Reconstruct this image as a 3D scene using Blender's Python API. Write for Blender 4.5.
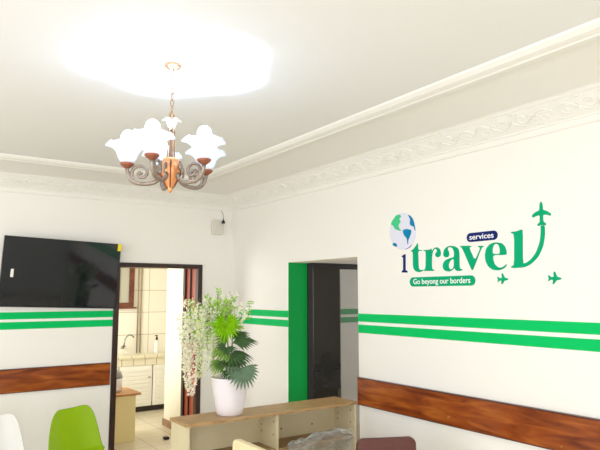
import bpy, bmesh, math, random
from mathutils import Vector, Matrix
for o in list(bpy.data.objects): bpy.data.objects.remove(o, do_unlink=True)
SC = bpy.context.scene
COL = SC.collection
PI = math.pi
random.seed(7)
# ---------------------------------------------------------------- camera
cam_data = bpy.data.cameras.new('camera'); cam_data.sensor_width = 36.0
cam_data.lens = 581.97/600*36.0; cam_data.clip_start = .05
cam = bpy.data.objects.new('camera', cam_data); COL.objects.link(cam)
_f = Vector((.56469738, .81671542, .11871303)); _r = Vector((.82268106, -.56849884, -.00222448)); _u = Vector((-.06567145, -.09891911, .99292611))
cam.matrix_world = Matrix(((_r.x, _u.x, -_f.x, -3.38), (_r.y, _u.y, -_f.y, -6.3766), (_r.z, _u.z, -_f.z, 1.75), (0, 0, 0, 1)))
SC.camera = cam
# ---------------------------------------------------------------- world, view
w = bpy.data.worlds.new('daylight'); SC.world = w; w.use_nodes = True
w.node_tree.nodes['Background'].inputs[0].default_value = (.75, .85, 1, 1)
w.node_tree.nodes['Background'].inputs[1].default_value = 1.5
vs = SC.view_settings; vs.view_transform = 'Standard'; vs.look = 'None'; vs.gamma = 1; vs.use_curve_mapping = False
vs.exposure = 0.07
# ---------------------------------------------------------------- large area lights (window daylight, plus added fills for kitchen and next room)
def area(name, loc, rot, sx, sy, power, col=(1, 1, 1)):
    l = bpy.data.lights.new(name, 'AREA'); l.shape = 'RECTANGLE'; l.size = sx; l.size_y = sy; l.energy = power; l.color = col
    o = bpy.data.objects.new(name, l); COL.objects.link(o); o.location = loc; o.rotation_euler = rot; return o
# rear windows (in the wall behind the camera), left windows, added kitchen fill, added fill in the dim next room
area('daylight_rear', (-4.4, -8.52, 1.55), (PI/2, 0, 0), 3.2, 1.6, 150, (.93, .95, 1))
area('daylight_left', (-6.42, -3.6, 1.55), (PI/2, 0, -PI/2), 4.2, 1.6, 82, (.93, .95, 1))
area('kitchen_fill', (-2.05, 1.6, 1.6), (PI/2, 0, -PI/2), 1.2, 1.2, 41, (.98, .98, .97))  # added lamp by the windowless left wall, brightens the kitchen
area('office_fill', (4.2, -2.0, 1.6), (PI/2, 0, PI/2), 1.2, 1.2, 85, (1, .96, .92))  # added weak lamp for the next room, which has no window built
SPOT_W = 11; POINT_W = 1.3
# ---------------------------------------------------------------- materials
def srgb(r, g, b):
    f = lambda c: (c/255/12.92) if c/255 <= .04045 else ((c/255+.055)/1.055)**2.4
    return (f(r), f(g), f(b), 1)
def mat(name, col, rough=.5, metal=0, spec=.5, noise=None, scale=8, stretch=(1, 1, 1), bump=0, bscale=60, trans=0, emit=None, es=0, coat=0, detail=4):
    m = bpy.data.materials.new(name); m.use_nodes = True; nt = m.node_tree; b = nt.nodes['Principled BSDF']
    b.inputs['Base Color'].default_value = srgb(*col); b.inputs['Roughness'].default_value = rough; b.inputs['Metallic'].default_value = metal
    b.inputs['Specular IOR Level'].default_value = spec
    tc = nt.nodes.new('ShaderNodeTexCoord'); mp = nt.nodes.new('ShaderNodeMapping'); mp.inputs['Scale'].default_value = stretch
    nt.links.new(tc.outputs['Object'], mp.inputs['Vector'])
    if noise:
        n = nt.nodes.new('ShaderNodeTexNoise'); n.inputs['Scale'].default_value = scale; n.inputs['Detail'].default_value = detail
        nt.links.new(mp.outputs[0], n.inputs['Vector'])
        cr = nt.nodes.new('ShaderNodeValToRGB'); cr.color_ramp.elements[0].position = .3; cr.color_ramp.elements[1].position = .7
        cr.color_ramp.elements[0].color = srgb(*col); cr.color_ramp.elements[1].color = srgb(*noise)
        nt.links.new(n.outputs['Fac'], cr.inputs[0]); nt.links.new(cr.outputs[0], b.inputs['Base Color'])
    if bump:
        n2 = nt.nodes.new('ShaderNodeTexNoise'); n2.inputs['Scale'].default_value = bscale; nt.links.new(tc.outputs['Object'], n2.inputs['Vector'])
        bp = nt.nodes.new('ShaderNodeBump'); bp.inputs['Strength'].default_value = bump; bp.inputs['Distance'].default_value = .01
        nt.links.new(n2.outputs['Fac'], bp.inputs['Height']); nt.links.new(bp.outputs[0], b.inputs['Normal'])
    if trans: b.inputs['Transmission Weight'].default_value = trans
    if coat: b.inputs['Coat Weight'].default_value = coat; b.inputs['Coat Roughness'].default_value = .05
    if emit: b.inputs['Emission Color'].default_value = srgb(*emit); b.inputs['Emission Strength'].default_value = es
    return m
def wood_mat(name, dark, mid, light, stretch, scale=6, rough=.3, worn=None):
    m = mat(name, mid, rough); nt = m.node_tree; b = nt.nodes['Principled BSDF']
    tc = nt.nodes.new('ShaderNodeTexCoord'); mp = nt.nodes.new('ShaderNodeMapping'); mp.inputs['Scale'].default_value = stretch
    nt.links.new(tc.outputs['Object'], mp.inputs['Vector'])
    n = nt.nodes.new('ShaderNodeTexNoise'); n.inputs['Scale'].default_value = scale; n.inputs['Detail'].default_value = 6; n.inputs['Distortion'].default_value = .6
    nt.links.new(mp.outputs[0], n.inputs['Vector'])
    cr = nt.nodes.new('ShaderNodeValToRGB'); e = cr.color_ramp.elements
    e[0].position = .3; e[0].color = srgb(*dark); e[1].position = .72; e[1].color = srgb(*light); k = e.new(.5); k.color = srgb(*mid)
    nt.links.new(n.outputs['Fac'], cr.inputs[0]); out = cr.outputs[0]
    if worn:
        n3 = nt.nodes.new('ShaderNodeTexNoise'); n3.inputs['Scale'].default_value = 9; n3.inputs['Detail'].default_value = 8
        nt.links.new(tc.outputs['Object'], n3.inputs['Vector'])
        c3 = nt.nodes.new('ShaderNodeValToRGB'); c3.color_ramp.elements[0].position = .70; c3.color_ramp.elements[1].position = .735
        nt.links.new(n3.outputs['Fac'], c3.inputs[0])
        mx = nt.nodes.new('ShaderNodeMix'); mx.data_type = 'RGBA'; nt.links.new(c3.outputs[0], mx.inputs['Factor'])
        nt.links.new(out, mx.inputs['A']); mx.inputs['B'].default_value = srgb(*worn); out = mx.outputs['Result']
    nt.links.new(out, b.inputs['Base Color'])
    return m
def tile_mat(name, col, mortar, sx, sz, plane, rough=.25):
    m = mat(name, col, rough); nt = m.node_tree; b = nt.nodes['Principled BSDF']
    tc = nt.nodes.new('ShaderNodeTexCoord'); sp = nt.nodes.new('ShaderNodeSeparateXYZ'); cb = nt.nodes.new('ShaderNodeCombineXYZ')
    nt.links.new(tc.outputs['Object'], sp.inputs[0]); a, c = plane
    nt.links.new(sp.outputs[a], cb.inputs[0]); ad = nt.nodes.new('ShaderNodeMath'); ad.operation = 'ADD'; ad.inputs[1].default_value = -.075 if c == 2 else 0; nt.links.new(sp.outputs[c], ad.inputs[0]); nt.links.new(ad.outputs[0], cb.inputs[1])
    br = nt.nodes.new('ShaderNodeTexBrick'); br.offset = 0; br.inputs['Scale'].default_value = 1
    br.inputs['Brick Width'].default_value = sx; br.inputs['Row Height'].default_value = sz; br.inputs['Mortar Size'].default_value = .004
    br.inputs['Color1'].default_value = srgb(*col); br.inputs['Color2'].default_value = srgb(*[max(0, c-4) for c in col]); br.inputs['Mortar'].default_value = srgb(*mortar)
    nt.links.new(cb.outputs[0], br.inputs['Vector']); nt.links.new(br.outputs['Color'], b.inputs['Base Color'])
    return m
M = dict(
    wall=mat('cream_wall_paint', (244, 241, 233), .6, bump=.04, bscale=30),
    ceil=mat('ceiling_paint', (237, 236, 234), .7, bump=.03, bscale=20),
    plaster=mat('plaster_relief', (244, 241, 234), .6, bump=.05, bscale=50),
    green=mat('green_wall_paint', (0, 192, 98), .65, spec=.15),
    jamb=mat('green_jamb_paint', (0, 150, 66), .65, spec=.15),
    dgreen=mat('shaded_green_stripe_paint', (0, 150, 90), .5),  # same stripe green, darkened in colour for the dim next room
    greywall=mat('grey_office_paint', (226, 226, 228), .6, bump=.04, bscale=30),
    recess=mat('shaded_recess_paint', (140, 136, 118), .7, bump=.04, bscale=30),  # dimness of the recess put into a darker wall colour
    floor=tile_mat('floor_tiles', (222, 210, 184), (170, 156, 130), .4, .4, (0, 1)),
    tiles=tile_mat('kitchen_wall_tiles', (243, 237, 222), (176, 160, 128), .6, .35, (0, 2)),
    kwall=mat('kitchen_white_paint', (245, 240, 220), .6),
    rail=wood_mat('varnished_rail_wood', (98, 38, 12), (142, 66, 20), (176, 98, 34), (.8, .8, 5), 3.5, .22, (196, 150, 84)),
    railtop=wood_mat('dark_rail_edge', (62, 26, 16), (82, 36, 22), (96, 44, 26), (1, 1, 5), 5, .3),
    frame=wood_mat('dark_door_frame', (34, 18, 15), (48, 26, 22), (62, 34, 28), (6, 6, .8), 5, .35),
    reveal=wood_mat('red_brown_door_wood', (146, 62, 42), (170, 78, 54), (186, 92, 62), (4, 4, .5), 2.5, .35),
    winwood=wood_mat('brown_window_wood', (84, 44, 32), (110, 62, 46), (126, 74, 54), (3, 3, 3), 5, .4),
    black=mat('black_aluminium', (26, 26, 28), .35, .2),
    tvscreen=mat('tv_glass', (10, 18, 28), .06, 0, .62),
    tvcase=mat('tv_bezel', (22, 24, 28), .25),
    yellow=mat('yellow_sticker', (240, 220, 20), .5),
    white=mat('white_plastic', (240, 240, 238), .4),
    boxgrey=mat('aged_white_plastic', (222, 217, 204), .5),
    sticker=mat('white_sticker', (235, 232, 225), .6),
    limechair=mat('lime_green_plastic', (134, 168, 0), .5, spec=.2, noise=(140, 174, 0), scale=3),
    whitechair=mat('white_shell_plastic', (218, 216, 208), .35),
    chairwood=wood_mat('beech_chair_leg', (190, 150, 100), (206, 168, 118), (220, 184, 136), (3, 3, 1), 6, .45),
    brown=mat('brown_leather', (84, 42, 36), .5, noise=(96, 50, 42), scale=40, bump=.25, bscale=250),
    cream=mat('cream_leather', (236, 218, 172), .45, noise=(240, 224, 182), scale=30, bump=.15, bscale=250),
    dkgreen=mat('dark_green_fabric', (22, 66, 44), .8, noise=(30, 80, 54), scale=60),
    steel=mat('chrome_steel', (210, 210, 212), .18, 1),
    booktop=wood_mat('laminate_oak_top', (150, 116, 74), (178, 142, 94), (196, 162, 114), (1.2, 9, 9), 7, .45),
    bookbody=mat('cream_melamine', (214, 200, 160), .5, noise=(220, 207, 170), scale=5),
    bookshelf=wood_mat('shelf_laminate', (138, 108, 70), (160, 128, 86), (176, 146, 102), (1.2, 9, 9), 7, .5),
    hole=mat('peg_hole_dark', (50, 42, 32), .8),
    pot=mat('white_glazed_pot', (238, 230, 232), .3),
    soil=mat('potting_foam', (120, 116, 112), .9, noise=(80, 74, 66), scale=40),
    stem=mat('plant_stem', (96, 104, 60), .6),
    palm_dark=mat('dark_palm_leaf', (50, 78, 40), .5, spec=.3, noise=(66, 96, 52), scale=25),
    palm_grey=mat('grey_green_palm_leaf', (84, 108, 84), .5, spec=.3, noise=(104, 128, 98), scale=25),
    palm_lime=mat('lime_palm_leaf', (134, 190, 24), .5, noise=(116, 172, 20), scale=25),
    palm_yellow=mat('yellow_green_palm_leaf', (110, 150, 40), .5, noise=(80, 116, 44), scale=25),
    leaf=mat('light_green_leaf', (150, 196, 66), .5, noise=(120, 170, 60), scale=30),
    palefl=mat('cream_white_petal', (250, 248, 236), .6, noise=(244, 246, 222), scale=40),
    pinkfl=mat('pale_pink_petal', (250, 232, 212), .6, noise=(250, 238, 222), scale=40),
    copper=mat('polished_copper', (236, 166, 112), .35, .5, noise=(222, 146, 94), scale=18),
    dcopper=mat('dark_copper', (158, 98, 76), .35, .6),
    ribcopper=mat('dark_copper_rib', (120, 66, 46), .35, .5),  # ribs coloured a darker copper than the body
    bronze=mat('antique_pewter', (168, 157, 144), .42, .6, noise=(124, 106, 92), scale=120),
    gold=mat('pale_brass', (156, 120, 86), .35, .6),
    pale=mat('pale_sheen_enamel', (236, 228, 212), .3, .1),
    tap=mat('tap_chrome', (150, 150, 150), .2, 1),
    tiletop=tile_mat('counter_tiles', (236, 228, 200), (150, 138, 110), .2, .2, (0, 1)),
    apron=tile_mat('counter_apron_tiles', (238, 230, 204), (130, 118, 90), .18, .4, (0, 2)),
    cabinet=mat('white_cabinet_paint', (244, 242, 230), .45),
    plinth=mat('dark_plinth', (56, 48, 42), .7),
    basebrown=mat('brown_tile_skirting', (160, 124, 94), .5, noise=(146, 110, 80), scale=20),
    kdesk=mat('cream_cupboard_panel', (242, 226, 160), .5),
    kdesktop=wood_mat('oak_cupboard_top', (170, 116, 66), (188, 134, 80), (204, 152, 98), (1, 8, 8), 6, .4),
    grey=mat('grey_enamel', (150, 148, 142), .4),
    pipe=mat('brown_pipe_paint', (150, 130, 100), .5),
    deskdark=mat('dark_desk_laminate', (14, 13, 12), .6),
    logo_green=mat('logo_green_vinyl', (0, 166, 114), .7, spec=.15), logo_navy=mat('logo_navy_vinyl', (22, 38, 104), .7, spec=.15),
    logo_teal=mat('logo_teal_vinyl', (12, 128, 172), .7, spec=.15), logo_land=mat('logo_bright_green_vinyl', (58, 200, 132), .4),
    logo_pale=mat('logo_lavender_vinyl', (226, 226, 240), .4), logo_white=mat('logo_white_vinyl', (246, 246, 246), .4),
    logo_violet=mat('logo_violet_vinyl', (92, 92, 170), .4),
)
def glass_mat(name, tint, rough=.02, mixf=.12, translucent=None):
    m = bpy.data.materials.new(name); m.use_nodes = True; nt = m.node_tree; nt.nodes.clear()
    out = nt.nodes.new('ShaderNodeOutputMaterial'); mx = nt.nodes.new('ShaderNodeMixShader')
    t = nt.nodes.new('ShaderNodeBsdfTransparent'); t.inputs[0].default_value = tint
    g = nt.nodes.new('ShaderNodeBsdfGlossy'); g.inputs['Roughness'].default_value = rough
    fr = nt.nodes.new('ShaderNodeFresnel'); fr.inputs[0].default_value = 1.38
    ad = nt.nodes.new('ShaderNodeMath'); ad.operation = 'ADD'; ad.inputs[1].default_value = mixf
    nt.links.new(fr.outputs[0], ad.inputs[0]); nt.links.new(ad.outputs[0], mx.inputs[0])
    nt.links.new(t.outputs[0], mx.inputs[1]); nt.links.new(g.outputs[0], mx.inputs[2]); nt.links.new(mx.outputs[0], out.inputs[0])
    return m
M['doorglass'] = glass_mat('tinted_door_glass', (.62, .62, .6, 1), .02, 0)
M['winglass'] = glass_mat('window_glass', (.95, .97, 1, 1), .02, 0)
M['frost'] = mat('frosted_window_pane', (186, 184, 168), .6)
def film_mat():
    m = bpy.data.materials.new('clear_plastic_film'); m.use_nodes = True; nt = m.node_tree; nt.nodes.clear()
    out = nt.nodes.new('ShaderNodeOutputMaterial'); mx = nt.nodes.new('ShaderNodeMixShader'); m2 = nt.nodes.new('ShaderNodeMixShader'); m2.inputs[0].default_value = .2
    t = nt.nodes.new('ShaderNodeBsdfTransparent'); t.inputs[0].default_value = (.95, .95, .94, 1)
    g = nt.nodes.new('ShaderNodeBsdfGlossy'); g.inputs['Roughness'].default_value = .15
    d = nt.nodes.new('ShaderNodeBsdfDiffuse'); d.inputs[0].default_value = (.75, .76, .76, 1)
    fr = nt.nodes.new('ShaderNodeLayerWeight'); fr.inputs[0].default_value = .34
    nt.links.new(g.outputs[0], m2.inputs[1]); nt.links.new(d.outputs[0], m2.inputs[2])
    nz_ = nt.nodes.new('ShaderNodeTexNoise'); nz_.inputs['Scale'].default_value = 22; nz_.inputs['Detail'].default_value = 3; nz_.inputs['Distortion'].default_value = 1.2
    bp = nt.nodes.new('ShaderNodeBump'); bp.inputs['Strength'].default_value = 1; bp.inputs['Distance'].default_value = .03
    tc = nt.nodes.new('ShaderNodeTexCoord'); nt.links.new(tc.outputs['Object'], nz_.inputs['Vector']); nt.links.new(nz_.outputs['Fac'], bp.inputs['Height'])
    nt.links.new(bp.outputs[0], g.inputs['Normal']); nt.links.new(bp.outputs[0], fr.inputs['Normal'])
    nt.links.new(fr.outputs['Facing'], mx.inputs[0]); nt.links.new(t.outputs[0], mx.inputs[1]); nt.links.new(m2.outputs[0], mx.inputs[2]); nt.links.new(mx.outputs[0], out.inputs[0])
    return m
M['film'] = film_mat()
def shade_mat():
    m = bpy.data.materials.new('frosted_shade_glass'); m.use_nodes = True; nt = m.node_tree; nt.nodes.clear()
    out = nt.nodes.new('ShaderNodeOutputMaterial'); mx = nt.nodes.new('ShaderNodeMixShader'); mx.inputs[0].default_value = .55
    d = nt.nodes.new('ShaderNodeBsdfDiffuse'); d.inputs[0].default_value = (.92, .95, 1, 1)
    t = nt.nodes.new('ShaderNodeBsdfTranslucent'); t.inputs[0].default_value = (.92, .96, 1, 1)
    nt.links.new(d.outputs[0], mx.inputs[1]); nt.links.new(t.outputs[0], mx.inputs[2]); nt.links.new(mx.outputs[0], out.inputs[0])
    return m
M['shade'] = shade_mat()
def leafy(name, c1, c2, sc=30):
    m = bpy.data.materials.new(name); m.use_nodes = True; nt = m.node_tree; nt.nodes.clear()
    out = nt.nodes.new('ShaderNodeOutputMaterial'); mx = nt.nodes.new('ShaderNodeMixShader'); mx.inputs[0].default_value = .45
    d = nt.nodes.new('ShaderNodeBsdfDiffuse'); t = nt.nodes.new('ShaderNodeBsdfTranslucent')
    tc = nt.nodes.new('ShaderNodeTexCoord'); n = nt.nodes.new('ShaderNodeTexNoise'); n.inputs['Scale'].default_value = sc; nt.links.new(tc.outputs['Object'], n.inputs['Vector'])
    cr = nt.nodes.new('ShaderNodeValToRGB'); cr.color_ramp.elements[0].position = .35; cr.color_ramp.elements[1].position = .65
    cr.color_ramp.elements[0].color = srgb(*c1); cr.color_ramp.elements[1].color = srgb(*c2)
    nt.links.new(n.outputs['Fac'], cr.inputs[0]); nt.links.new(cr.outputs[0], d.inputs[0]); nt.links.new(cr.outputs[0], t.inputs[0])
    nt.links.new(d.outputs[0], mx.inputs[1]); nt.links.new(t.outputs[0], mx.inputs[2]); nt.links.new(mx.outputs[0], out.inputs[0])
    return m
M['palefl'] = leafy('cream_white_petal', (255, 254, 244), (250, 252, 226)); M['pinkfl2'] = leafy('pale_pink_petal', (255, 240, 224), (253, 246, 234))
M['leaf'] = leafy('light_green_leaf', (176, 216, 88), (140, 190, 70)); M['limefl'] = leafy('pale_lime_petal', (240, 246, 198), (253, 254, 236), 18)
M['palm_lime'] = leafy('lime_palm_leaf', (150, 206, 30), (128, 186, 24))
M['bulb'] = mat('glowing_bulb', (255, 255, 255), .4, emit=(240, 246, 255), es=1.5)
# ---------------------------------------------------------------- helpers
def link(name, bm, m, parent=None, smooth=False, bevel=0, mats=None):
    me = bpy.data.meshes.new(name); bmesh.ops.recalc_face_normals(bm, faces=bm.faces[:]); bm.to_mesh(me); bm.free()
    o = bpy.data.objects.new(name, me); COL.objects.link(o)
    for mm in (mats or [m]): me.materials.append(mm)
    if smooth:
        for p in me.polygons: p.use_smooth = True
    if bevel:
        b = o.modifiers.new('bevel', 'BEVEL'); b.width = bevel; b.segments = 2; b.limit_method = 'ANGLE'
    if parent: o.parent = parent
    return o
def structure(name, bm, m, **k):
    o = link(name, bm, m, **k)
    if not k.get('parent'): o['kind'] = 'structure'
    return o
def thing(name, label, cat, loc=(0, 0, 0), rz=0, group=None):
    o = bpy.data.objects.new(name, None); COL.objects.link(o); o.location = loc; o.rotation_euler = (0, 0, rz); o.empty_display_size = .1
    return tag(o, label, cat, group)
def tag(o, label, cat, group=None):
    o['label'] = label; o['category'] = cat
    if group: o['group'] = group
    return o
def box(bm, x0, x1, y0, y1, z0, z1, mi=0, mtx=None):
    vs_ = [bm.verts.new(Vector(v) if mtx is None else mtx @ Vector(v)) for v in ((x0, y0, z0), (x1, y0, z0), (x1, y1, z0), (x0, y1, z0), (x0, y0, z1), (x1, y0, z1), (x1, y1, z1), (x0, y1, z1))]
    for f in ((0, 3, 2, 1), (4, 5, 6, 7), (0, 1, 5, 4), (1, 2, 6, 5), (2, 3, 7, 6), (3, 0, 4, 7)):
        bm.faces.new([vs_[i] for i in f]).material_index = mi
    return bm
def bx(*a): return box(bmesh.new(), *a)
def prism(bm, pts, axis, a0, a1):
    """polygon pts (2-D) extruded along an axis from a0 to a1"""
    def P(p, a):
        return {'x': (a, p[0], p[1]), 'y': (p[0], a, p[1]), 'z': (p[0], p[1], a)}[axis]
    A = [bm.verts.new(P(p, a0)) for p in pts]; B = [bm.verts.new(P(p, a1)) for p in pts]; n = len(pts)
    bm.faces.new(A); bm.faces.new(B[::-1])
    for i in range(n): bm.faces.new((A[i], A[(i+1) % n], B[(i+1) % n], B[i]))
    return bm
def tube(bm, path, rad, n=8, cap=True):
    path = [Vector(p) for p in path]; rings = []; N = len(path); up = None
    for i, p in enumerate(path):
        t = (path[min(i+1, N-1)]-path[max(i-1, 0)]).normalized()
        if up is None: up = t.orthogonal().normalized()
        up = (up - t*up.dot(t)); up = up.normalized() if up.length > 1e-6 else t.orthogonal().normalized()
        s = t.cross(up); r = rad(i/(N-1)) if callable(rad) else rad
        rings.append([bm.verts.new(p+up*(math.cos(2*PI*k/n)*r)+s*(math.sin(2*PI*k/n)*r)) for k in range(n)])
    for a, b in zip(rings, rings[1:]):
        for k in range(n): bm.faces.new((a[k], a[(k+1) % n], b[(k+1) % n], b[k]))
    if cap: bm.faces.new(rings[0][::-1]); bm.faces.new(rings[-1])
    return bm
def lathe(bm, prof, n=24, c=(0, 0, 0), cap=True, fn=None):
    rings = []
    for r, z in prof:
        rings.append([bm.verts.new((c[0]+math.cos(2*PI*k/n)*r, c[1]+math.sin(2*PI*k/n)*r, c[2]+z)) for k in range(n)])
    for a, b in zip(rings, rings[1:]):
        for k in range(n): bm.faces.new((a[k], a[(k+1) % n], b[(k+1) % n], b[k]))
    if cap: bm.faces.new(rings[0][::-1]); bm.faces.new(rings[-1])
    return bm
def ball(bm, c, r, sc=(1, 1, 1), seg=12):
    bmesh.ops.create_uvsphere(bm, u_segments=seg, v_segments=max(6, seg//2+2), radius=r, matrix=Matrix.Translation(c) @ Matrix.Diagonal((*sc, 1)))
    return bm
def bez(p0, p1, p2, p3, n=12):
    p0, p1, p2, p3 = map(Vector, (p0, p1, p2, p3)); o = []
    for i in range(n+1):
        t = i/n; o.append(p0*(1-t)**3+p1*3*t*(1-t)**2+p2*3*t*t*(1-t)+p3*t**3)
    return o
def copy_tree(o, parent=None):
    c = o.copy(); COL.objects.link(c)
    if parent: c.parent = parent
    for ch in list(o.children): copy_tree(ch, c)
    return c
def rrect(x0, x1, z0, z1, r, n=6):
    o = []
    for cx, cz, a in ((x1-r, z1-r, 0), (x0+r, z1-r, PI/2), (x0+r, z0+r, PI), (x1-r, z0+r, 1.5*PI)):
        for i in range(n+1): o.append((cx+r*math.cos(a+PI/2*i/n), cz+r*math.sin(a+PI/2*i/n)))
    return o
# ================================================================ SETTING
ZC = 2.96; XL = -6.5; YR = -8.6
# floor, ceilings
structure('floor', bx(XL-.24, 5, YR-.24, 3.1, -.1, 0), M['floor'])
structure('ceiling', bx(XL-.24, .24, YR-.24, .4, ZC, ZC+.12), M['ceil'])
# back wall: doorway from x=-1.43 to -.39, z up to 2.105
bm = bx(XL-.24, -1.43, 0, .40, 0, ZC); box(bm, -.39, .24, 0, .40, 0, ZC); box(bm, -1.43, -.39, 0, .40, 2.105, ZC)
structure('wall_back', bm, M['wall'])
# right wall: opening y -2.39..-1.27, z up to 2.085
bm = bx(0, .24, -1.27, 0, 0, ZC); box(bm, 0, .24, YR-.24, -2.39, 0, ZC); box(bm, 0, .24, -2.39, -1.27, 2.085, ZC)
structure('wall_right', bm, M['wall'])
# rear and left walls, each with window openings
bm = bmesh.new()
for a in ((XL-.24, -6.0, 0, ZC), (-2.8, .0, 0, ZC), (-6.0, -2.8, 0, .75), (-6.0, -2.8, 2.35, ZC)): box(bm, a[0], a[1], YR-.24, YR, a[2], a[3])
structure('wall_rear', bm, M['wall'])
bm = bmesh.new()
for a in ((YR, -5.7, 0, ZC), (-1.5, 0, 0, ZC), (-5.7, -1.5, 0, .75), (-5.7, -1.5, 2.35, ZC)): box(bm, XL-.24, XL, a[0], a[1], a[2], a[3])
structure('wall_left', bm, M['wall'])
def window(name, axis, a0, a1, d, z0, z1, n):
    bm = bmesh.new()
    def B(p0, p1, q0, q1, w=.04):
        if axis == 'x': box(bm, p0, p1, d-w, d+w, q0, q1)
        else: box(bm, d-w, d+w, p0, p1, q0, q1)
    B(a0, a1, z0, z0+.06); B(a0, a1, z1-.06, z1)
    for i in range(n+1):
        c = a0+.03+(a1-a0-.06)*i/n; B(c-.03, c+.03, z0, z1)
    fr = structure(name, bm, M['winwood'])
    gb = bmesh.new()
    if axis == 'x': box(gb, a0, a1, d-.004, d+.004, z0, z1)
    else: box(gb, d-.004, d+.004, a0, a1, z0, z1)
    link('glass_pane', gb, M['winglass'], fr)
window('window_1', 'x', -6.0, -2.8, YR-.12, .75, 2.35, 3)
window('window_2', 'y', -5.7, -1.5, XL-.12, .75, 2.35, 4)
# wall stripes (painted bands, upper and lower)
for nm, args in (('trim_1', (XL, -1.43, -.002, 0)), ):
    for i, (z0, z1) in enumerate(((1.514, 1.583), (1.416, 1.487))):
        structure('trim_%d' % (1+i), bx(args[0], args[1], args[2], args[3], z0, z1), M['green'])
for i, (z0, z1) in enumerate(((1.514, 1.583), (1.416, 1.487))):
    bm = bx(-.002, 0, -1.27, -.16, z0, z1); box(bm, -.002, 0, YR, -2.39, z0, z1)
    structure('trim_%d' % (3+i), bm, M['green'])
# green jamb lining of the opening
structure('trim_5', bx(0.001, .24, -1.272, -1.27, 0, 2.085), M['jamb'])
# wooden chair rails on the walls
def rail(name, axis, a0, a1):
    bm = bmesh.new(); bt = bmesh.new()
    if axis == 'x': box(bm, a0, a1, -.024, 0, .812, 1.028); box(bt, a0, a1, -.03, 0, 1.028, 1.037); box(bt, a0, a1, -.028, 0, .806, .812)
    else: box(bm, -.024, 0, a0, a1, .812, 1.028); box(bt, -.03, 0, a0, a1, 1.028, 1.037); box(bt, -.028, 0, a0, a1, .806, .812)
    o = structure(name, bm, M['rail']); link('rail_edge', bt, M['railtop'], o)
rail('trim_6', 'x', XL, -1.445); rail('trim_7', 'y', YR, -2.394)
# cornice: profile swept round the room with mitred corners
def ring(bm, prof, closed=False):
    R = []
    for d, z in prof:
        R.append([bm.verts.new(v) for v in ((-d, -d, z), (XL+d, -d, z), (XL+d, YR+d, z), (-d, YR+d, z))])
    for a, b in zip(R, R[1:]):
        for k in range(4): bm.faces.new((a[k], a[(k+1) % 4], b[(k+1) % 4], b[k]))
bm = bmesh.new(); ring(bm, [(0, 2.772), (.012, 2.774), (.02, 2.79), (.024, 2.81), (.034, 2.812), (.038, 2.822), (.165, 2.918), (.176, 2.920), (.186, 2.930), (.196, 2.932), (.2, 2.936), (.34, 2.944), (.5, 2.951), (.765, ZC)])
structure('trim_8', bm, M['plaster'])
bm = bmesh.new(); ring(bm, [(.75, ZC), (.75, 2.938), (.76, 2.93), (.81, 2.926), (.818, 2.937), (.828, 2.937), (.835, 2.928), (.87, 2.934), (.895, 2.948), (.90, 2.952), (.905, ZC)])
structure('trim_9', bm, M['plaster'])
# relief ornament on the sloping face of the cornice
orn = bmesh.new()
def slope(s, t, h, wall):
    d = .038+.127*t; z = 2.822+.096*t; n = (.63, -.776)
    d += n[0]*h; z += n[1]*h
    return Vector((-d, -s, z)) if wall else Vector((-s, -d, z))
def orn_tube(pts, r, wall): tube(orn, [slope(s, t, .002, wall) for s, t in pts], r, 5, False)
def unit(s0, L, wall, flip):
    f = -1 if flip else 1
    T = lambda t: .5+f*(t-.5)
    orn_tube([(s0+L*i/14, T(.5+.28*math.sin(2*PI*i/14))) for i in range(15)], .0055, wall)
    for c, cc in ((.27, .40), (.77, .60)):
        pts = []
        for i in range(16):
            a = i*.62; rr = .28*(1-i/18)
            pts.append((s0+L*(c+rr*.6*math.cos(a)), T(cc+rr*math.sin(a)*(1 if c < .5 else -1))))
        orn_tube(pts, .0042, wall)
    for k in range(6):
        a = k*PI/3; c = slope(s0+L*.5+.018*math.cos(a), .5+.13*math.sin(a), .002, wall)
        ball(orn, c, .0085, (1, 1, .7), 6)
    for k in range(3):
        for q in (.08, .92): ball(orn, slope(s0+L*(.05+.45*(q > .5)+k*.09), T(q), .002, wall), .009, (1.6, 1, .6) if not wall else (1, 1.6, .6), 6)
L = .30
for k in range(29):
    if .2+k*L+L < -YR-.2: unit(.2+k*L, L, True, k % 2)
for k in range(21):
    unit(.2+k*L, L, False, k % 2) if .2+k*L+L < -XL-.2 else None
structure('trim_10', orn, M['plaster'], smooth=True)
# ---- door frame of the kitchen doorway
bm = bx(-1.43, -1.37, -.015, .06, 0, 2.105); box(bm, -.445, -.39, -.015, .06, 0, 2.105); box(bm, -1.37, -.445, -.015, .06, 2.055, 2.105)
d1 = structure('door_1', bm, M['frame'], bevel=.003)
bm = bx(-1.43, -1.385, .06, .40, 0, 2.105); box(bm, -.432, -.39, .06, .34, 0, 2.105); box(bm, -1.385, -.432, .06, .40, 2.07, 2.105)
link('frame_lining', bm, M['reveal'], d1)
bm = bx(-.455, -.39, .34, .40, 0, 2.07); box(bm, -.45, -.432, .20, .215, 0, 2.07)
link('door_stop', bm, M['frame'], d1)
bm = bx(-.462, -.455, .355, .385, 1.62, 1.74); box(bm, -.462, -.455, .355, .385, .9, 1.0)
link('strike_plate', bm, M['gold'], d1)
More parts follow.
